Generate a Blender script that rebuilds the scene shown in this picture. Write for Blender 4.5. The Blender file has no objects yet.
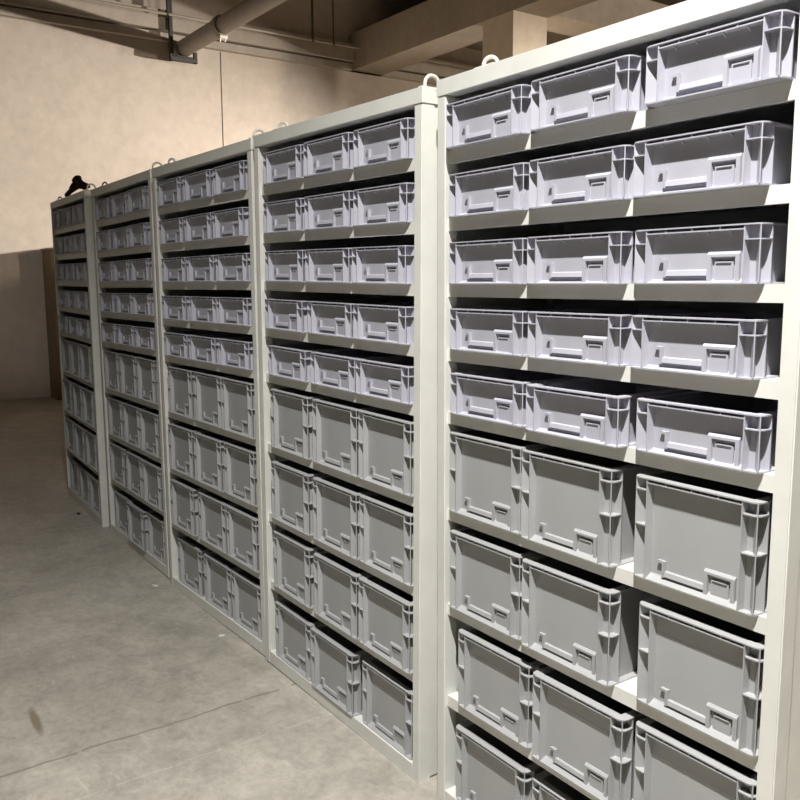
import bpy, bmesh, math, random
from mathutils import Vector, Matrix
random.seed(11)
PI = math.pi
scene = bpy.context.scene
COL = scene.collection

# ------------------------------------------------------------------ materials
def new_mat(name):
    m = bpy.data.materials.new(name); m.use_nodes = True
    nt = m.node_tree; b = nt.nodes['Principled BSDF']
    return m, nt, b
def noise(nt, scale, detail=4, rough=.55, dist=0, vec=None):
    n = nt.nodes.new('ShaderNodeTexNoise'); n.inputs['Scale'].default_value = scale
    n.inputs['Detail'].default_value = detail; n.inputs['Roughness'].default_value = rough
    n.inputs['Distortion'].default_value = dist
    if vec: nt.links.new(vec, n.inputs['Vector'])
    return n
def ramp(nt, fac, stops):
    r = nt.nodes.new('ShaderNodeValToRGB'); nt.links.new(fac, r.inputs[0])
    e = r.color_ramp.elements
    while len(e) < len(stops): e.new(.5)
    for k, (p, c) in enumerate(stops):
        e[k].position = p; e[k].color = (*c, 1) if len(c) == 3 else c
    return r
def mix(nt, a, b, fac, mode='MIX'):
    m = nt.nodes.new('ShaderNodeMix'); m.data_type = 'RGBA'; m.blend_type = mode
    for s, v in ((6, a), (7, b)):
        if isinstance(v, tuple): m.inputs[s].default_value = (*v, 1)
        else: nt.links.new(v, m.inputs[s])
    if isinstance(fac, (int, float)): m.inputs[0].default_value = fac
    else: nt.links.new(fac, m.inputs[0])
    return m.outputs[2]
def bump(nt, b, h, strength, dist):
    n = nt.nodes.new('ShaderNodeBump'); n.inputs['Strength'].default_value = strength
    n.inputs['Distance'].default_value = dist
    nt.links.new(h, n.inputs['Height']); nt.links.new(n.outputs[0], b.inputs['Normal'])
def coord(nt, world=True):
    if world: return nt.nodes.new('ShaderNodeNewGeometry').outputs['Position']
    return nt.nodes.new('ShaderNodeTexCoord').outputs['Object']

def painted(name, c, rough=.45, var=.06, spec=.4):
    m, nt, b = new_mat(name)
    v = coord(nt, False)
    n = noise(nt, 9, 5, .6, 0, v)
    lo = tuple(x * (1 - var) for x in c); hi = tuple(min(1, x * (1 + var * .6)) for x in c)
    r = ramp(nt, n.outputs[0], [(.3, lo), (.7, hi)])
    nt.links.new(r.outputs[0], b.inputs['Base Color'])
    b.inputs['Roughness'].default_value = rough; b.inputs['Specular IOR Level'].default_value = spec
    n2 = noise(nt, 260, 2, .5, 0, v); bump(nt, b, n2.outputs[0], .08, .001)
    return m
M = {}
M['frame'] = painted('grey_white_powder_coat', (.71, .71, .665), .42)
M['short'] = painted('lavender_grey_plastic', (.43, .43, .485), .38, .04)
M['tall'] = painted('grey_plastic', (.37, .375, .377), .38, .04)
M['steel'] = painted('galvanised_ring_steel', (.72, .70, .64), .35, .1)
M['pipe'] = painted('pipe_grey_paint', (.27, .235, .195), .55, .12)
M['bracket'] = painted('dark_bracket_steel', (.06, .055, .05), .6, .15)
M['conduit'] = painted('conduit_paint', (.42, .37, .31), .4, .1)
M['rag'] = painted('dark_brown_cloth', (.035, .02, .018), .9, .4, .1)
M['chip'] = painted('white_scrap', (.75, .72, .66), .6, .1)
M['chipdark'] = painted('dark_chip', (.05, .045, .035), .8, .3, .1)
M['clamp'] = painted('bright_clamp_zinc', (.8, .76, .68), .3, .1)

def concrete(name, c, scale=.8, var=.12, rough=.85, bstr=.15):
    m, nt, b = new_mat(name); v = coord(nt)
    n1 = noise(nt, scale, 6, .6, .3, v); n2 = noise(nt, scale * 14, 4, .6, 0, v)
    lo = tuple(x * (1 - var) for x in c); hi = tuple(min(1, x * (1 + var)) for x in c)
    r = ramp(nt, n1.outputs[0], [(.3, lo), (.7, hi)])
    r2 = ramp(nt, n2.outputs[0], [(.3, (.9, .9, .9)), (.7, (1.05, 1.05, 1.05))])
    o = mix(nt, r.outputs[0], r2.outputs[0], 1., 'MULTIPLY')
    nt.links.new(o, b.inputs['Base Color']); b.inputs['Roughness'].default_value = rough
    b.inputs['Specular IOR Level'].default_value = .2
    bump(nt, b, n2.outputs[0], bstr, .01)
    return m
M['wall'] = concrete('beige_plaster', (.56, .49, .42), .5, .05, .9, .05)
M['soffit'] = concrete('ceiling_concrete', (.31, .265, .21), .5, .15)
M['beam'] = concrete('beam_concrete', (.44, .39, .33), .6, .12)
M['column'] = concrete('column_plaster', (.58, .50, .40), .5, .05)

def floor_mat():
    m, nt, b = new_mat('worn_concrete_floor'); v = coord(nt)
    n1 = noise(nt, 1.1, 8, .62, .6, v); n2 = noise(nt, 7, 8, .7, .5, v); n3 = noise(nt, 60, 3, .6, 0, v)
    base = ramp(nt, n1.outputs[0], [(.28, (.30, .283, .243)), (.5, (.385, .362, .315)), (.75, (.47, .446, .395))])
    r2 = ramp(nt, n2.outputs[0], [(.32, (.74, .74, .735)), (.52, (1, 1, 1)), (.72, (1.2, 1.19, 1.16))])
    o = mix(nt, base.outputs[0], r2.outputs[0], .85, 'MULTIPLY')
    n6 = noise(nt, 34, 5, .7, .3, v)
    r6 = ramp(nt, n6.outputs[0], [(.33, (.86, .86, .86)), (.5, (1, 1, 1)), (.68, (1.1, 1.1, 1.09))])
    o = mix(nt, o, r6.outputs[0], 1., 'MULTIPLY')
    # pale scuffs
    mp = nt.nodes.new('ShaderNodeMapping'); nt.links.new(v, mp.inputs[0]); mp.inputs['Scale'].default_value = (2.2, 6, 1)
    mp.inputs['Rotation'].default_value = (0, 0, .7)
    n4 = noise(nt, 2.2, 7, .7, 1.2, mp.outputs[0])
    s = ramp(nt, n4.outputs[0], [(.60, (0, 0, 0)), (.72, (.55, .55, .55))])
    o = mix(nt, o, (.60, .58, .51), s.outputs[0])
    # dark spots
    n5 = noise(nt, 5, 3, .5, .2, v)
    s2 = ramp(nt, n5.outputs[0], [(.72, (0, 0, 0)), (.80, (.35, .35, .35))])
    o = mix(nt, o, (.20, .19, .16), s2.outputs[0])
    # saw-cut joints and hairlines running away from the racks (world x near fixed values)
    sx = nt.nodes.new('ShaderNodeSeparateXYZ'); nt.links.new(v, sx.inputs[0])
    def math_(op, a, c2=None):
        q = nt.nodes.new('ShaderNodeMath'); q.operation = op
        for i, z in enumerate((a, c2)):
            if z is None: continue
            if isinstance(z, (int, float)): q.inputs[i].default_value = z
            else: nt.links.new(z, q.inputs[i])
        return q.outputs[0]
    nw = noise(nt, 2.5, 3, .6, 0, v); wob = math_('MULTIPLY', math_('SUBTRACT', nw.outputs[0], .5), .10)
    for x0, w, k, c in ((-.90, .0055, .75, (.19, .175, .145)), (-.64, .004, .22, (.60, .58, .5)), (-3.6, .006, .5, (.2, .185, .15)), (1.9, .006, .5, (.2, .185, .15))):
        dd = math_('ABSOLUTE', math_('SUBTRACT', math_('ADD', sx.outputs[0], wob), x0))
        f = math_('MULTIPLY', math_('LESS_THAN', dd, w), k)
        nb = noise(nt, 9, 3, .6, 0, v)
        f = math_('MULTIPLY', f, math_('GREATER_THAN', nb.outputs[0], .44))
        o = mix(nt, o, c, f)
    # one brown smear
    def spot(cx, cy, ax, ay, rot, k, c):
        nonlocal o
        q = nt.nodes.new('ShaderNodeMapping'); q.vector_type = 'TEXTURE'; nt.links.new(v, q.inputs[0])
        q.inputs['Location'].default_value = (cx, cy, 0); q.inputs['Scale'].default_value = (ax, ay, 1); q.inputs['Rotation'].default_value = (0, 0, rot)
        g = nt.nodes.new('ShaderNodeTexGradient'); g.gradient_type = 'SPHERICAL'; nt.links.new(q.outputs[0], g.inputs[0])
        o = mix(nt, o, c, math_('MULTIPLY', math_('MINIMUM', math_('MULTIPLY', g.outputs[1] if len(g.outputs) > 1 else g.outputs[0], 2.), 1.), k))
    spot(-1.20, -.888, .13, .020, -.04, .75, (.15, .11, .07))
    spot(-1.62, -.10, .13, .07, .4, .4, (.24, .225, .19))
    nt.links.new(o, b.inputs['Base Color'])
    rr = ramp(nt, n2.outputs[0], [(.3, (.5, .5, .5)), (.7, (.75, .75, .75))]); nt.links.new(rr.outputs[0], b.inputs['Roughness'])
    b.inputs['Specular IOR Level'].default_value = .3
    bump(nt, b, n3.outputs[0], .12, .004)
    return m
M['floor'] = floor_mat()

def wood_mat():
    m, nt, b = new_mat('dark_wood_board'); v = coord(nt)
    mp = nt.nodes.new('ShaderNodeMapping'); nt.links.new(v, mp.inputs[0]); mp.inputs['Scale'].default_value = (9, 9, .7)
    n = noise(nt, 3, 6, .6, .8, mp.outputs[0])
    r = ramp(nt, n.outputs[0], [(.3, (.13, .085, .045)), (.7, (.22, .15, .085))])
    nt.links.new(r.outputs[0], b.inputs['Base Color']); b.inputs['Roughness'].default_value = .65
    return m
M['wood'] = wood_mat()

# ------------------------------------------------------------------ mesh helpers
class MB:
    def __init__(s): s.v = []; s.f = []
    def box(s, x0, x1, y0, y1, z0, z1):
        k = len(s.v)
        s.v += [(x0,y0,z0),(x1,y0,z0),(x1,y1,z0),(x0,y1,z0),(x0,y0,z1),(x1,y0,z1),(x1,y1,z1),(x0,y1,z1)]
        s.f += [tuple(k+i for i in q) for q in ((3,2,1,0),(4,5,6,7),(0,1,5,4),(1,2,6,5),(2,3,7,6),(3,0,4,7))]
        return s
    def prism(s, pts, z0, z1):               # CCW plan outline
        a = sum(pts[i][0]*pts[(i+1)%len(pts)][1]-pts[(i+1)%len(pts)][0]*pts[i][1] for i in range(len(pts)))
        if a < 0: pts = pts[::-1]
        k = len(s.v); n = len(pts)
        s.v += [(p[0],p[1],z0) for p in pts] + [(p[0],p[1],z1) for p in pts]
        s.f.append(tuple(k+i for i in range(n-1,-1,-1))); s.f.append(tuple(k+n+i for i in range(n)))
        for i in range(n):
            j = (i+1) % n; s.f.append((k+i,k+j,k+n+j,k+n+i))
        return s
    def prism_x(s, pts, x0, x1):             # outline in (y,z) swept along x
        a = sum(pts[i][0]*pts[(i+1)%len(pts)][1]-pts[(i+1)%len(pts)][0]*pts[i][1] for i in range(len(pts)))
        if a < 0: pts = pts[::-1]
        k = len(s.v); n = len(pts)
        s.v += [(x0,p[0],p[1]) for p in pts] + [(x1,p[0],p[1]) for p in pts]
        s.f.append(tuple(k+i for i in range(n-1,-1,-1))); s.f.append(tuple(k+n+i for i in range(n)))
        for i in range(n):
            j = (i+1) % n; s.f.append((k+i,k+j,k+n+j,k+n+i))
        return s
    def ring(s, outer, inner, z0, z1):       # matched loops, same count
        k = len(s.v); n = len(outer)
        for z in (z0, z1):
            s.v += [(p[0],p[1],z) for p in outer]; s.v += [(p[0],p[1],z) for p in inner]
        for i in range(n):
            j = (i+1) % n
            o0,o1,i0,i1 = k+i,k+j,k+n+i,k+n+j; O0,O1,I0,I1 = (q+2*n for q in (o0,o1,i0,i1))
            s.f += [(O0,O1,I1,I0),(o1,o0,i0,i1),(o0,o1,O1,O0),(i1,i0,I0,I1)]
        return s
    def tube(s, a, b, r, n=14, caps=True):
        a = Vector(a); b = Vector(b); d = (b-a).normalized()
        p = d.orthogonal().normalized(); q = d.cross(p); k = len(s.v)
        for c in (a, b):
            for i in range(n):
                t = 2*PI*i/n; s.v.append(tuple(c + (p*math.cos(t)+q*math.sin(t))*r))
        for i in range(n):
            j = (i+1) % n; s.f.append((k+i,k+j,k+n+j,k+n+i))
        if caps: s.f.append(tuple(k+i for i in range(n-1,-1,-1))); s.f.append(tuple(k+n+i for i in range(n)))
        return s
    def sweep(s, path, r, n=10):             # tube along points
        k = len(s.v); m = len(path); P = [Vector(p) for p in path]; up = None
        for i in range(m):
            d = (P[min(i+1,m-1)]-P[max(i-1,0)]).normalized()
            if up is None: up = d.orthogonal().normalized()
            up = (up - d*up.dot(d)).normalized(); q = d.cross(up)
            for j in range(n):
                t = 2*PI*j/n; s.v.append(tuple(P[i]+(up*math.cos(t)+q*math.sin(t))*r))
        for i in range(m-1):
            for j in range(n):
                l = (j+1) % n; s.f.append((k+i*n+j,k+i*n+l,k+(i+1)*n+l,k+(i+1)*n+j))
        s.f.append(tuple(k+i for i in range(n-1,-1,-1))); s.f.append(tuple(k+(m-1)*n+i for i in range(n)))
        return s
    def mesh(s, name, mat, bevel=0):
        me = bpy.data.meshes.new(name); me.from_pydata(s.v, [], s.f); me.materials.append(mat); me.update()
        if bevel:
            bm = bmesh.new(); bm.from_mesh(me)
            bmesh.ops.bevel(bm, geom=[e for e in bm.edges if len(e.link_faces) == 2 and e.calc_face_angle(0) > .6], offset=bevel, segments=2, affect='EDGES', clamp_overlap=True)
            bm.to_mesh(me); bm.free()
        return me
    def build(s, name, mat, parent=None, bevel=0, smooth=False):
        me = s.mesh(name, mat, bevel)
        if smooth:
            for p in me.polygons: p.use_smooth = True
        return link(name, me, parent)
def link(name, me, parent=None):
    o = bpy.data.objects.new(name, me); COL.objects.link(o)
    if parent: o.parent = parent
    return o
def empty(name, loc=(0,0,0), rz=0):
    o = bpy.data.objects.new(name, None); COL.objects.link(o); o.empty_display_size = .05
    o.location = loc; o.rotation_euler = (0,0,rz); return o
def tag(o, label, cat, group=None):
    o['label'] = label; o['category'] = cat
    if group: o['group'] = group
    return o
def struct(o, label=None):
    o['kind'] = 'structure'
    if label: o['label'] = label
    return o
def copy_tree(o, parent=None):
    c = o.copy(); COL.objects.link(c); c.parent = parent
    for ch in list(o.children): copy_tree(ch, c)
    return c

# ------------------------------------------------------------------ camera  (x runs along the racks, -y is the aisle)
T0 = -.958
F, H_CAM, PITCH, ROLL = 852.6, 1.5721, -.1428, .0031
RACKS = {1:(-2.4671,6.1644,-1.0085), 2:(-1.8289,5.1991,-.9673), 3:(-1.1919,4.2358,-.9412), 4:(-.5597,3.3478,-.9567), 5:(.1088,2.3918,-.9633)}
LEAN = {1:-.002, 2:.0090, 3:.0055, 4:-.0070, 5:.0050}      # the racks lean a little on the uneven floor
U = (math.cos(T0), math.sin(T0)); OX, OY = .1045, 2.3967
def to_room(x, y):
    dx, dy = x-OX, y-OY
    return (dx*U[0]+dy*U[1], -dx*U[1]+dy*U[0])
cx, cy = to_room(0, 0)
cam = bpy.data.cameras.new('camera'); co = bpy.data.objects.new('camera', cam); COL.objects.link(co)
cam.sensor_width = 36; cam.lens = F/800*36; cam.clip_start = .02; cam.clip_end = 100
co.matrix_world = Matrix.Translation((cx,cy,H_CAM)) @ Matrix.Rotation(-T0,4,'Z') @ Matrix.Rotation(PI/2+PITCH,4,'X') @ Matrix.Rotation(-ROLL,4,'Z')
scene.camera = co

# ------------------------------------------------------------------ the hall
XW = -10.09
def sbox(name, mat, *b, bevel=0):
    return struct(MB().box(*b).build(name, mat, bevel=bevel))
sbox('floor', M['floor'], XW-.2, 7, -9, 15, -.1, 0)
sbox('wall_back', M['wall'], XW-.2, XW, -9, 15, 0, 6.1)
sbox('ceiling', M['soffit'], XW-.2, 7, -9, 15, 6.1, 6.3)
sbox('trim_1', M['beam'], XW, XW+.10, -9, 15, 4.80, 4.90)      # ledge under the ring beam
sbox('trim_2', M['beam'], XW, XW+.16, -9, 15, 4.925, 5.18)       # ring beam
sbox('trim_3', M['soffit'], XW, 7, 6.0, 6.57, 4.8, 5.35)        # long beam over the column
sbox('trim_4', M['beam'], -6.85, -6.28, 6.57, 15, 4.86, 5.35)     # cross beam
sbox('trim_5', M['beam'], -2.6, -2.1, 6.57, 15, 5.0, 5.5)
sbox('trim_6', M['beam'], XW, 7, 10.4, 10.9, 4.9, 5.4)
sbox('trim_7', M['soffit'], XW, 7, 6.57, 15, 5.50, 5.6)         # lower slab beyond the beam
sbox('column', M['column'], -6.85, -6.28, 6.0, 6.57, 0, 4.8)
# unseen blocker behind the racks, added to shade the lower back wall
sbox('added_light_blocker', M['wall'], -9.4, -.5, 2.95, 3.05, 0, 2.22)

# vertical conduit on the wall
o = MB().tube((XW+.001, 3.83, 0.02), (XW+.001, 3.83, 4.79), .007, 8).build('electrical_conduit', M['pipe'])
tag(o, 'thin vertical conduit running down the beige back wall', 'conduit')

# horizontal sprinkler line hung from rods
t = empty('sprinkler_pipe', (XW+.3, 6, 5.09)); tag(t, 'thin horizontal pipe along the top of the back wall under the ceiling', 'pipe')
MB().tube((0,-15,0), (0,8.9,0), .018, 10).build('pipe_run', M['conduit'], t, smooth=True)
for y in (-.82, -.46, -3.05, -7.0):
    r = MB().tube((0,y,.0),(0,y,.9),.017 if y != -.46 else .010,8)
    r.box(-.02,.02,y-.012,y+.012,-.025,.025).build('hanger_rod', M['bracket'], t)

# big round duct with its bracket
YD, ZD, RD = 3.19, 4.70, .112
t = empty('duct_pipe', (XW+.25, YD, ZD)); tag(t, 'thick round grey pipe running under the ceiling away from the back wall', 'pipe')
MB().tube((-.25,0,0),(15,0,0),RD,32).build('pipe_body', M['pipe'], t, smooth=True)
for x in (1.27, 7.3):
    c = MB().tube((x-.06,0,0),(x+.06,0,0),RD+.018,32).build('coupling', M['pipe'], t)
    k = MB(); k.box(x-.05,x+.05,-.05,.05,-RD-.05,-RD-.01); k.tube((x,-.035,-RD-.09),(x,-.035,-RD),.012,8); k.tube((x,.035,-RD-.075),(x,.035,-RD),.012,8)
    k.build('bolt', M['clamp'], c)
t = empty('pipe_bracket', (XW+.2, YD, ZD)); tag(t, 'black steel U-shaped bracket holding up the thick round pipe', 'bracket')
b = MB(); b.box(-.035,.035,-.19,.19,-.175,-.125); b.build('cross_bar', M['bracket'], t)
for y, z1 in ((-.17, .98), (.17, -.03)):
    MB().box(-.03,.03,y-.022,y+.022,-.175,z1).build('hanger', M['bracket'], t)
MB().box(-.06,.06,-.12,.12,-.125,-.110).build('saddle', M['bracket'], t)

# wooden cupboard by the wall
t = empty('wooden_cupboard', (-9.85, 1.84, 0)); tag(t, 'tall brown wooden cupboard against the back wall behind the farthest rack', 'cupboard')
MB().box(-.2,.2,-.62,.62,0,1.93).build('cabinet_body', M['wood'], t)
for s in (-1, 1):
    d = MB().box(.2,.218,min(s*.005,s*.615),max(s*.005,s*.615),.06,1.92).build('door', M['wood'], t)
    MB().box(.218,.235,s*.05-.006,s*.05+.006,.9,1.05).build('handle', M['bracket'], d)
MB().box(-.2,.23,-.64,.64,1.93,1.955).build('cornice', M['wood'], t)

# ------------------------------------------------------------------ racks
W, P, D, H = 1.0679, .0364, .46, 2.1
ZS = [1.8786, 1.6998, 1.5213, 1.3431, 1.1659, .8861, .6022, .3191]
LIP = .034
def rack_proto():
    t = empty('storage_rack')
    for x in (0, W-P):
        for y in (0, D-.045):
            MB().box(x, x+P, y, y+.045, 0, H-.0445).build('post', M['frame'], t, bevel=.0025)
    b = MB(); b.box(-.0015, W+.0015, -.0015, .04, H-.0432, H); b.box(0, W, .04, D-.02, H-.006, H); b.box(-.0015, W+.0015, D-.02, D, H-.0432, H)
    b.box(-.0015,.004,.04,D-.02,H-.0432,H-.006); b.box(W-.004,W+.0015,.04,D-.02,H-.0432,H-.006)
    b.build('top_frame', M['frame'], t, bevel=.0012)
    MB().box(P, W-P, .0006, .035, .002, .0531).build('plinth', M['frame'], t, bevel=.001)
    for x in (.005, W-.009):
        MB().box(x, x+.004, .045, D-.045, 0.01, H-.0445).build('side_panel', M['frame'], t)
    MB().box(P, W-P, D-.008, D-.004, 0.01, H-.0445).build('back_panel', M['frame'], t)
    MB().box(P, W-P, .035, D-.01, .0491, .0531).build('floor_shelf', M['frame'], t)
    for z in ZS:
        s = MB(); y = .0110
        s.box(P, W-P, y, y+.002, z, z+LIP); s.box(P, W-P, y+.002, D-.01, z+LIP-.002, z+LIP); s.box(P, W-P, y+.002, y+.014, z, z+.002)
        for x0 in (P, W-P-.002): s.box(x0, x0+.002, y+.002, D-.01, z+.012, z+LIP-.002)
        s.build('shelf', M['frame'], t)
    # lifting rings: one standing on the side edge, one near the other front corner
    def ring(x, y, a, R, h0, name='lifting_ring'):
        pts = []
        dx, dy = math.cos(a), math.sin(a)
        pts.append((x-dx*R, y-dy*R, H-.002))
        for i in range(15):
            th = PI - PI*i/14; pts.append((x+dx*R*math.cos(th), y+dy*R*math.cos(th), H+h0+R*math.sin(th)))
        pts.append((x+dx*R, y+dy*R, H-.002))
        r = MB().sweep(pts, .0052, 8).build(name, M['steel'], t, smooth=True)
        f = MB().box(x-abs(dx)*.034-.008, x+abs(dx)*.034+.008, y-abs(dy)*.034-.008, y+abs(dy)*.034+.008, H, H+.004); f.build('base_plate', M['steel'], r)
    ring(W-.014, .045, PI/2, .025, .012); ring(.185, .03, .5, .019, .008)
    return t

# ------------------------------------------------------------------ bins (origin: middle of the base; front faces -y)
A, FR, PD = .150, -.200, .0190      # half width, front, depth of the recessed panel
def corner_arc(sx, r, y0, n=5):
    return [(sx*(A-r+r*math.sin(k*PI/2/n)), y0+r-r*math.cos(k*PI/2/n)) for k in range(n+1)]
def rrect(a, y0, y1, r, n=5):
    pts = []
    for (cx_, cy_, a0) in ((a-r, y0+r, -PI/2), (a-r, y1-r, 0), (-a+r, y1-r, PI/2), (-a+r, y0+r, PI)):
        for k in range(n+1):
            th = a0 + k*PI/2/n; pts.append((cx_+r*math.cos(th), cy_+r*math.sin(th)))
    return pts
def bin_proto(h, mat, tall):
    t = empty('storage_bin')
    # wall outline, front left to front right, then back
    half = [(.109, FR+PD), (.112, FR+.0012), (.1145, FR+.0012), (.1148, FR+.004), (.1172, FR+.0180), (.1275, FR+.0188),
            (.1315, FR+.022), (.133, FR+.0315), (.1475, FR+.0350), (.149, FR+.0353), (.149, FR+.038), (.131, FR+.052)]
    outer = [(-x, y) for x, y in half[::-1]] + half
    back = [(.131, .180), (.120, .190), (-.120, .190), (-.131, .180)]
    pl = outer + back
    body = MB(); k = 0; n = len(pl)
    # outer shell, floor, inner shell and a matching top cap left open
    body.v += [(p[0], p[1], 0.003) for p in pl] + [(p[0], p[1], h-.0025) for p in pl]
    for i in range(n):
        j = (i+1) % n; body.f.append((i, j, n+j, n+i))
    ib = len(body.v); a0, y0, y1 = .1255, FR+.0225, .186
    body.v += [(x, y, z) for z in (.006, h-.0025) for x, y in ((-a0,y0),(a0,y0),(a0,y1),(-a0,y1))]
    body.f += [(ib,ib+1,ib+2,ib+3)]
    for i in range(4):
        j = (i+1) % 4; body.f.append((ib+j, ib+i, ib+4+i, ib+4+j))
    base = rrect(.1485, FR+.0015, .1985, .016); body.prism(base, 0, .0032)
    # low sloping step where the front panel meets the base
    st = .012 if tall else .007
    body.prism_x([(FR+.004,.003),(FR+PD+.001,.003),(FR+PD+.001,st+.004),(FR+PD-.002,st)], -.111, .109)
    if tall:     # shallow step across the panel
        body.prism_x([(FR+PD-.0004,h-.058),(FR+PD+.0005,h-.052),(FR+PD+.0005,h-.064),(FR+PD-.0004,h-.0595)], -.109, .108)
    body.build('body', mat, t)
    # rim
    rim = MB(); ro = rrect(A, FR, .2, .018, 5)
    ri = []
    for (sx, sy) in ((1,0),(1,1),(-1,1),(-1,0)):
        ri += [(sx*.1255, y1 if sy else y0)]*6
    rim.ring(ro, ri, h-.0028, h)
    g = .0085 if not tall else .009
    rim.box(-.1145, .112, FR+.0008, FR+PD+.001, h-g-.0025, h-g)
    for x in (-.066, -.003, .06):
        rim.box(x-.0014, x+.0014, FR+.002, FR+PD, h-g, h-.0028)
    for x in (-.082, -.034, .026, .076):
        rim.prism_x([(FR+.006,h-g-.002),(FR+PD+.0002,h-g-.002),(FR+PD+.0002,h-g-.010)], x-.0013, x+.0013)
    rim.build('rim', mat, t)
    # reinforced corners
    for s in (-1, 1):
        c = MB()
        def sh(z0, z1, e=0.):
            pts = [(s*.1135, FR+.0012)] + [(q[0], q[1]) for q in corner_arc(s, .016, FR+.0012)] + \
                  [(s*.1495, FR+.036), (s*.131, FR+.036), (s*.127, FR+.0195), (s*.1135, FR+.0195)]
            # de-duplicate
            out = []
            for q in pts:
                if not out or (abs(q[0]-out[-1][0])+abs(q[1]-out[-1][1])) > 1e-5: out.append(q)
            c.prism(out, z0, z1)
        zs = [h-.029] if not tall else [h-.0275, h-.105]
        for z in zs: sh(z-.0012, z+.0012 if not tall else z+.0016)
        # diagonal rib
        d = Vector((s*.7071, -.7071)); nrm = Vector((-d.y, d.x))*.0011
        p0 = Vector((s*.128, FR+.0215)); p1 = Vector((s*.1448, FR+.0047))
        c.prism([tuple(p0+nrm), tuple(p1+nrm), tuple(p1-nrm), tuple(p0-nrm)], .003, h-.0028)
        c.build('corner_rib', mat, t)
    # label holder: clip, bar and arched frame
    L = MB(); yp = FR+PD+.0003; ox = -.1495
    L.box(ox+.062, ox+.0745, yp-.0075, yp, .0435, .0495)
    L.box(ox+.0745, ox+.081, yp-.0085, yp, .014, .0495)
    L.prism_x([(yp-.0085,.0165),(yp,.0165),(yp,.0285),(yp-.006,.0265)], ox+.081, ox+.177)
    x0, x1, zt = ox+.177, ox+.248, .062
    L.prism_x([(yp-.0075,.006),(yp,.006),(yp,zt),(yp-.003,zt),(yp-.0075,zt-.005)], x0, x0+.009)
    L.prism_x([(yp-.0075,.006),(yp,.006),(yp,zt),(yp-.003,zt),(yp-.0075,zt-.005)], x1-.009, x1)
    L.prism_x([(yp-.0075,zt-.010),(yp,zt-.012),(yp,zt),(yp-.003,zt),(yp-.0075,zt-.005)], x0+.009, x1-.009)
    L.box(x0+.015, x1-.015, yp-.0035, yp, .006, .0435)
    L.box(x0+.019, x1-.019, yp-.0058, yp, .0405, .0422)
    L.build('label_holder', mat, t)
    return t

HS, HT = .1120, .2250
ROWNAME = ['top shelf', 'second shelf down', 'third shelf down', 'fourth shelf down', 'fifth shelf down',
           'sixth shelf down', 'seventh shelf down', 'eighth shelf down', 'bottom row']
POS = ['left', 'middle', 'right']
RN = {5: 'nearest rack', 4: 'second nearest rack', 3: 'middle rack of the five', 2: 'second farthest rack', 1: 'farthest rack'}
RL = {5: 'tall grey-white steel rack of grey bins, nearest, cut off by the right picture edge',
      4: 'tall grey-white steel rack of grey bins, second nearest, its side panel showing',
      3: 'tall grey-white steel rack of grey bins, middle one of the row of five',
      2: 'tall grey-white steel rack of grey bins, second farthest, with one bottom bin pulled out',
      1: 'tall grey-white steel rack of grey bins, farthest, beside the brown cupboard'}
# left edge of each bin along the rack and how far it stands proud of the posts
L5 = {1:(.055,.376,.722),2:(.053,.369,.688),3:(.052,.366,.688),4:(.055,.368,.689),5:(.061,.380,.707),6:(.055,.360,.712),7:(.056,.364,.730),8:(.096,.414,.730),9:(.080,.399,.722)}
N5 = {1:(.020,.018,.032),2:(.008,.014,.020),3:(.006,.014,.008),4:(.006,.010,.012),5:(.008,.024,.008),6:(.006,.016,.008),7:(.005,.014,.005),8:(.005,.018,.004),9:(.0,.0,.0)}
L4 = {1:(.080,.398,.712),2:(.070,.394,.703),3:(.074,.394,.705),4:(.073,.397,.705),5:(.085,.412,.707),6:(.100,.430,.730),7:(.102,.430,.730),8:(.095,.425,.730),9:(.078,.384,.722)}
rack0 = rack_proto()
bins0 = {False: bin_proto(HS, M['short'], False), True: bin_proto(HT, M['tall'], True)}
used = {'rack': False, False: False, True: False}
for k in (5, 4, 3, 2, 1):
    x, y, th = RACKS[k]; rx, ry = to_room(x, y); rt = th - T0
    r = rack0 if not used['rack'] else copy_tree(rack0); used['rack'] = True
    al = LEAN[k]; mx = Matrix.Translation((rx, ry, 0)) @ Matrix.Rotation(rt,4,'Z') @ Matrix.Translation((W/2,0,0)) @ Matrix.Rotation(-al,4,'Y') @ Matrix.Translation((-W/2,0,0))
    r.location = mx.to_translation(); r.rotation_euler = mx.to_euler()
    tag(r, RL[k], 'rack', 'row of grey-white storage racks')
    for row in range(9):
        tall = row >= 5; h = HT if tall else HS
        zb = ZS[row] + LIP if row < 8 else .0531
        lastL = 0
        for c in range(3):
            if k == 5: L, n = L5[row+1][c], N5[row+1][c]
            elif k == 4: L, n = L4[row+1][c], random.uniform(.005, .014)
            else:
                L = (.073,.396,.710)[c] if not tall else (.092,.415,.728)[c]
                L += random.uniform(-.012, .010 if c < 2 else .002); n = random.uniform(.005, .015)
            if row == 8 and k != 5: n = random.uniform(-.008, -.001)
            if k == 4 and row == 8 and c == 1: n = .006
            if k == 2 and row == 8 and c == 1: n = .014
            L = max(.040, min(L, W-P-.3012-(2-c)*.3035))
            if c: L = max(L, lastL+.3035)
            lastL = L
            o = bins0[tall] if not used[tall] else copy_tree(bins0[tall]); used[tall] = True
            lx, ly = L+.15, -n+.2
            mo = mx @ Matrix.Translation((lx, ly, zb+.0004)) @ Matrix.Rotation(random.uniform(-.006,.006) if k != 5 else 0, 4, 'Z')
            o.location = mo.to_translation(); o.rotation_euler = mo.to_euler()
            kind = 'deep' if tall else 'shallow'
            lab = f'{POS[c]} {kind} grey bin on the {ROWNAME[row]} of the {RN[k]}'
            if k == 2 and row == 8 and c == 1: lab = 'deep grey bin sticking out of the bottom row of the second farthest rack'
            tag(o, lab, 'bin', f'{kind} grey bins on the {RN[k]}')

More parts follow.
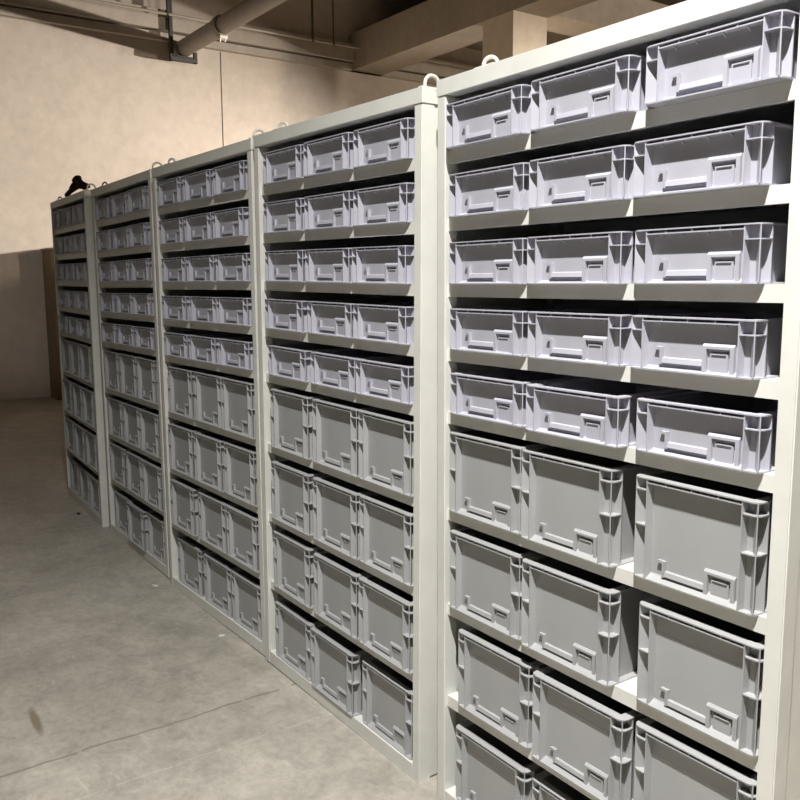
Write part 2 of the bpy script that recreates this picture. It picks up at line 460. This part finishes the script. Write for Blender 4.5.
# ------------------------------------------------------------------ small loose things
def lump(name, mat, pts, parent=None, seed=1):
    random.seed(seed); bm = bmesh.new()
    for (x, y, z, rx_, ry_, rz_, yaw) in pts:
        m = Matrix.Translation((x,y,z)) @ Matrix.Rotation(yaw,4,'Z') @ Matrix.Diagonal((rx_,ry_,rz_,1))
        g = bmesh.ops.create_icosphere(bm, subdivisions=3, radius=1, matrix=m)
        for v in g['verts']: v.co += Vector((random.uniform(-1,1),random.uniform(-1,1),random.uniform(-1,1)))*min(rx_,ry_,rz_)*.12
    me = bpy.data.meshes.new(name); bm.to_mesh(me); bm.free(); me.materials.append(mat)
    for p in me.polygons: p.use_smooth = True
    return link(name, me, parent)
# dark glove lying on the farthest rack
x, y, th = RACKS[1]; gx, gy = to_room(x, y); rt = th-T0
g = MB()
g.sweep([(.42,.03,.016),(.52,.03,.030),(.62,.035,.040),(.74,.035,.045),(.86,.03,.034),(.96,.03,.018)], .016, 10)
g.sweep([(.55,.04,.045),(.62,.04,.062),(.70,.04,.060)], .022, 10)
g.sweep([(.98,.035,.026),(.86,.035,.050),(.76,.04,.078),(.70,.04,.096)], .018, 10)
g.sweep([(.75,.04,.094),(.70,.04,.098),(.64,.04,.090)], .020, 10)
g.sweep([(.93,.03,.022),(1.02,.03,.018),(1.06,.03,.014)], .010, 10)
o = g.build('cloth_strap', M['rag'], smooth=True); o.location = (gx,gy,H+.006); o.rotation_euler = (0,0,rt)
tag(o, 'crumpled dark brown cloth strap lying on top of the farthest rack', 'strap')
# floor litter
random.seed(3)
def scrap(name, mat, x, y, sx, sy, sz, yaw, lab, cat, seed):
    random.seed(seed); n = 9; pts = []
    for i in range(n):
        a = 2*PI*i/n; r_ = random.uniform(.6, 1.)
        pts.append((sx*r_*math.cos(a), sy*r_*math.sin(a)))
    o = MB().prism(pts, 0, sz).build(name, mat); 
    for v in o.data.vertices:
        if v.co.z > 0: v.co.z *= random.uniform(.4, 1.4)
    o.location = (x, y, .0005); o.rotation_euler = (0,0,yaw); tag(o, lab, cat)
scrap('paper_scrap', M['chip'], -2.28, -.075, .022, .012, .006, .5, 'small white scrap on the floor in front of the second farthest rack', 'scrap', 2)
scrap('wood_chip', M['chipdark'], -3.91, .005-.035, .022, .012, .008, .2, 'small dark chip on the floor beside the farthest rack', 'chip', 5)
scrap('plaster_flake', M['chip'], -1.50, -.045, .020, .010, .003, 1.2, 'pale flake on the floor at the foot of the middle rack', 'flake', 8)

# ------------------------------------------------------------------ light
def light(name, kind, loc, power, color, **kw):
    l = bpy.data.lights.new(name, kind); l.energy = power; l.color = color
    for a, b in kw.items(): setattr(l, a, b)
    o = bpy.data.objects.new(name, l); COL.objects.link(o); o.location = loc; return o
def aim(o, p): o.rotation_euler = (Vector(p)-o.location).to_track_quat('-Z','Y').to_euler()
light('aisle_lamp', 'AREA', (1.62, -1.24, 4.4), 240, (1., .975, .94), shape='DISK', size=.09, spread=math.radians(135))
s = light('added_wall_spot', 'SPOT', (-5.0, 12.0, 3.6), 12500, (1., .92, .83), spot_size=math.radians(51), spot_blend=1., shadow_soft_size=.10)  # added spot, aimed to make the bright gradient on the upper back wall
aim(s, (XW, -.9, 1.1))
light('hall_lamp', 'POINT', (2.5, 8.8, 4.1), 1250, (1., .86, .72), shadow_soft_size=.3)
s = light('added_low_wall_fill', 'SPOT', (-3.0, -3.2, 2.6), 300, (1., .95, .90), spot_size=math.radians(24), spot_blend=.8, shadow_soft_size=.25)  # added fill, narrow cone that lifts the shaded lower back wall
aim(s, (XW, .70, 1.45))
w = bpy.data.worlds.new('world'); scene.world = w; w.use_nodes = True
bg = w.node_tree.nodes['Background']; bg.inputs[0].default_value = (1., .93, .82, 1); bg.inputs[1].default_value = .012

vs = scene.view_settings; vs.view_transform = 'Standard'; vs.look = 'None'; vs.gamma = 1; vs.exposure = 0; vs.use_curve_mapping = False
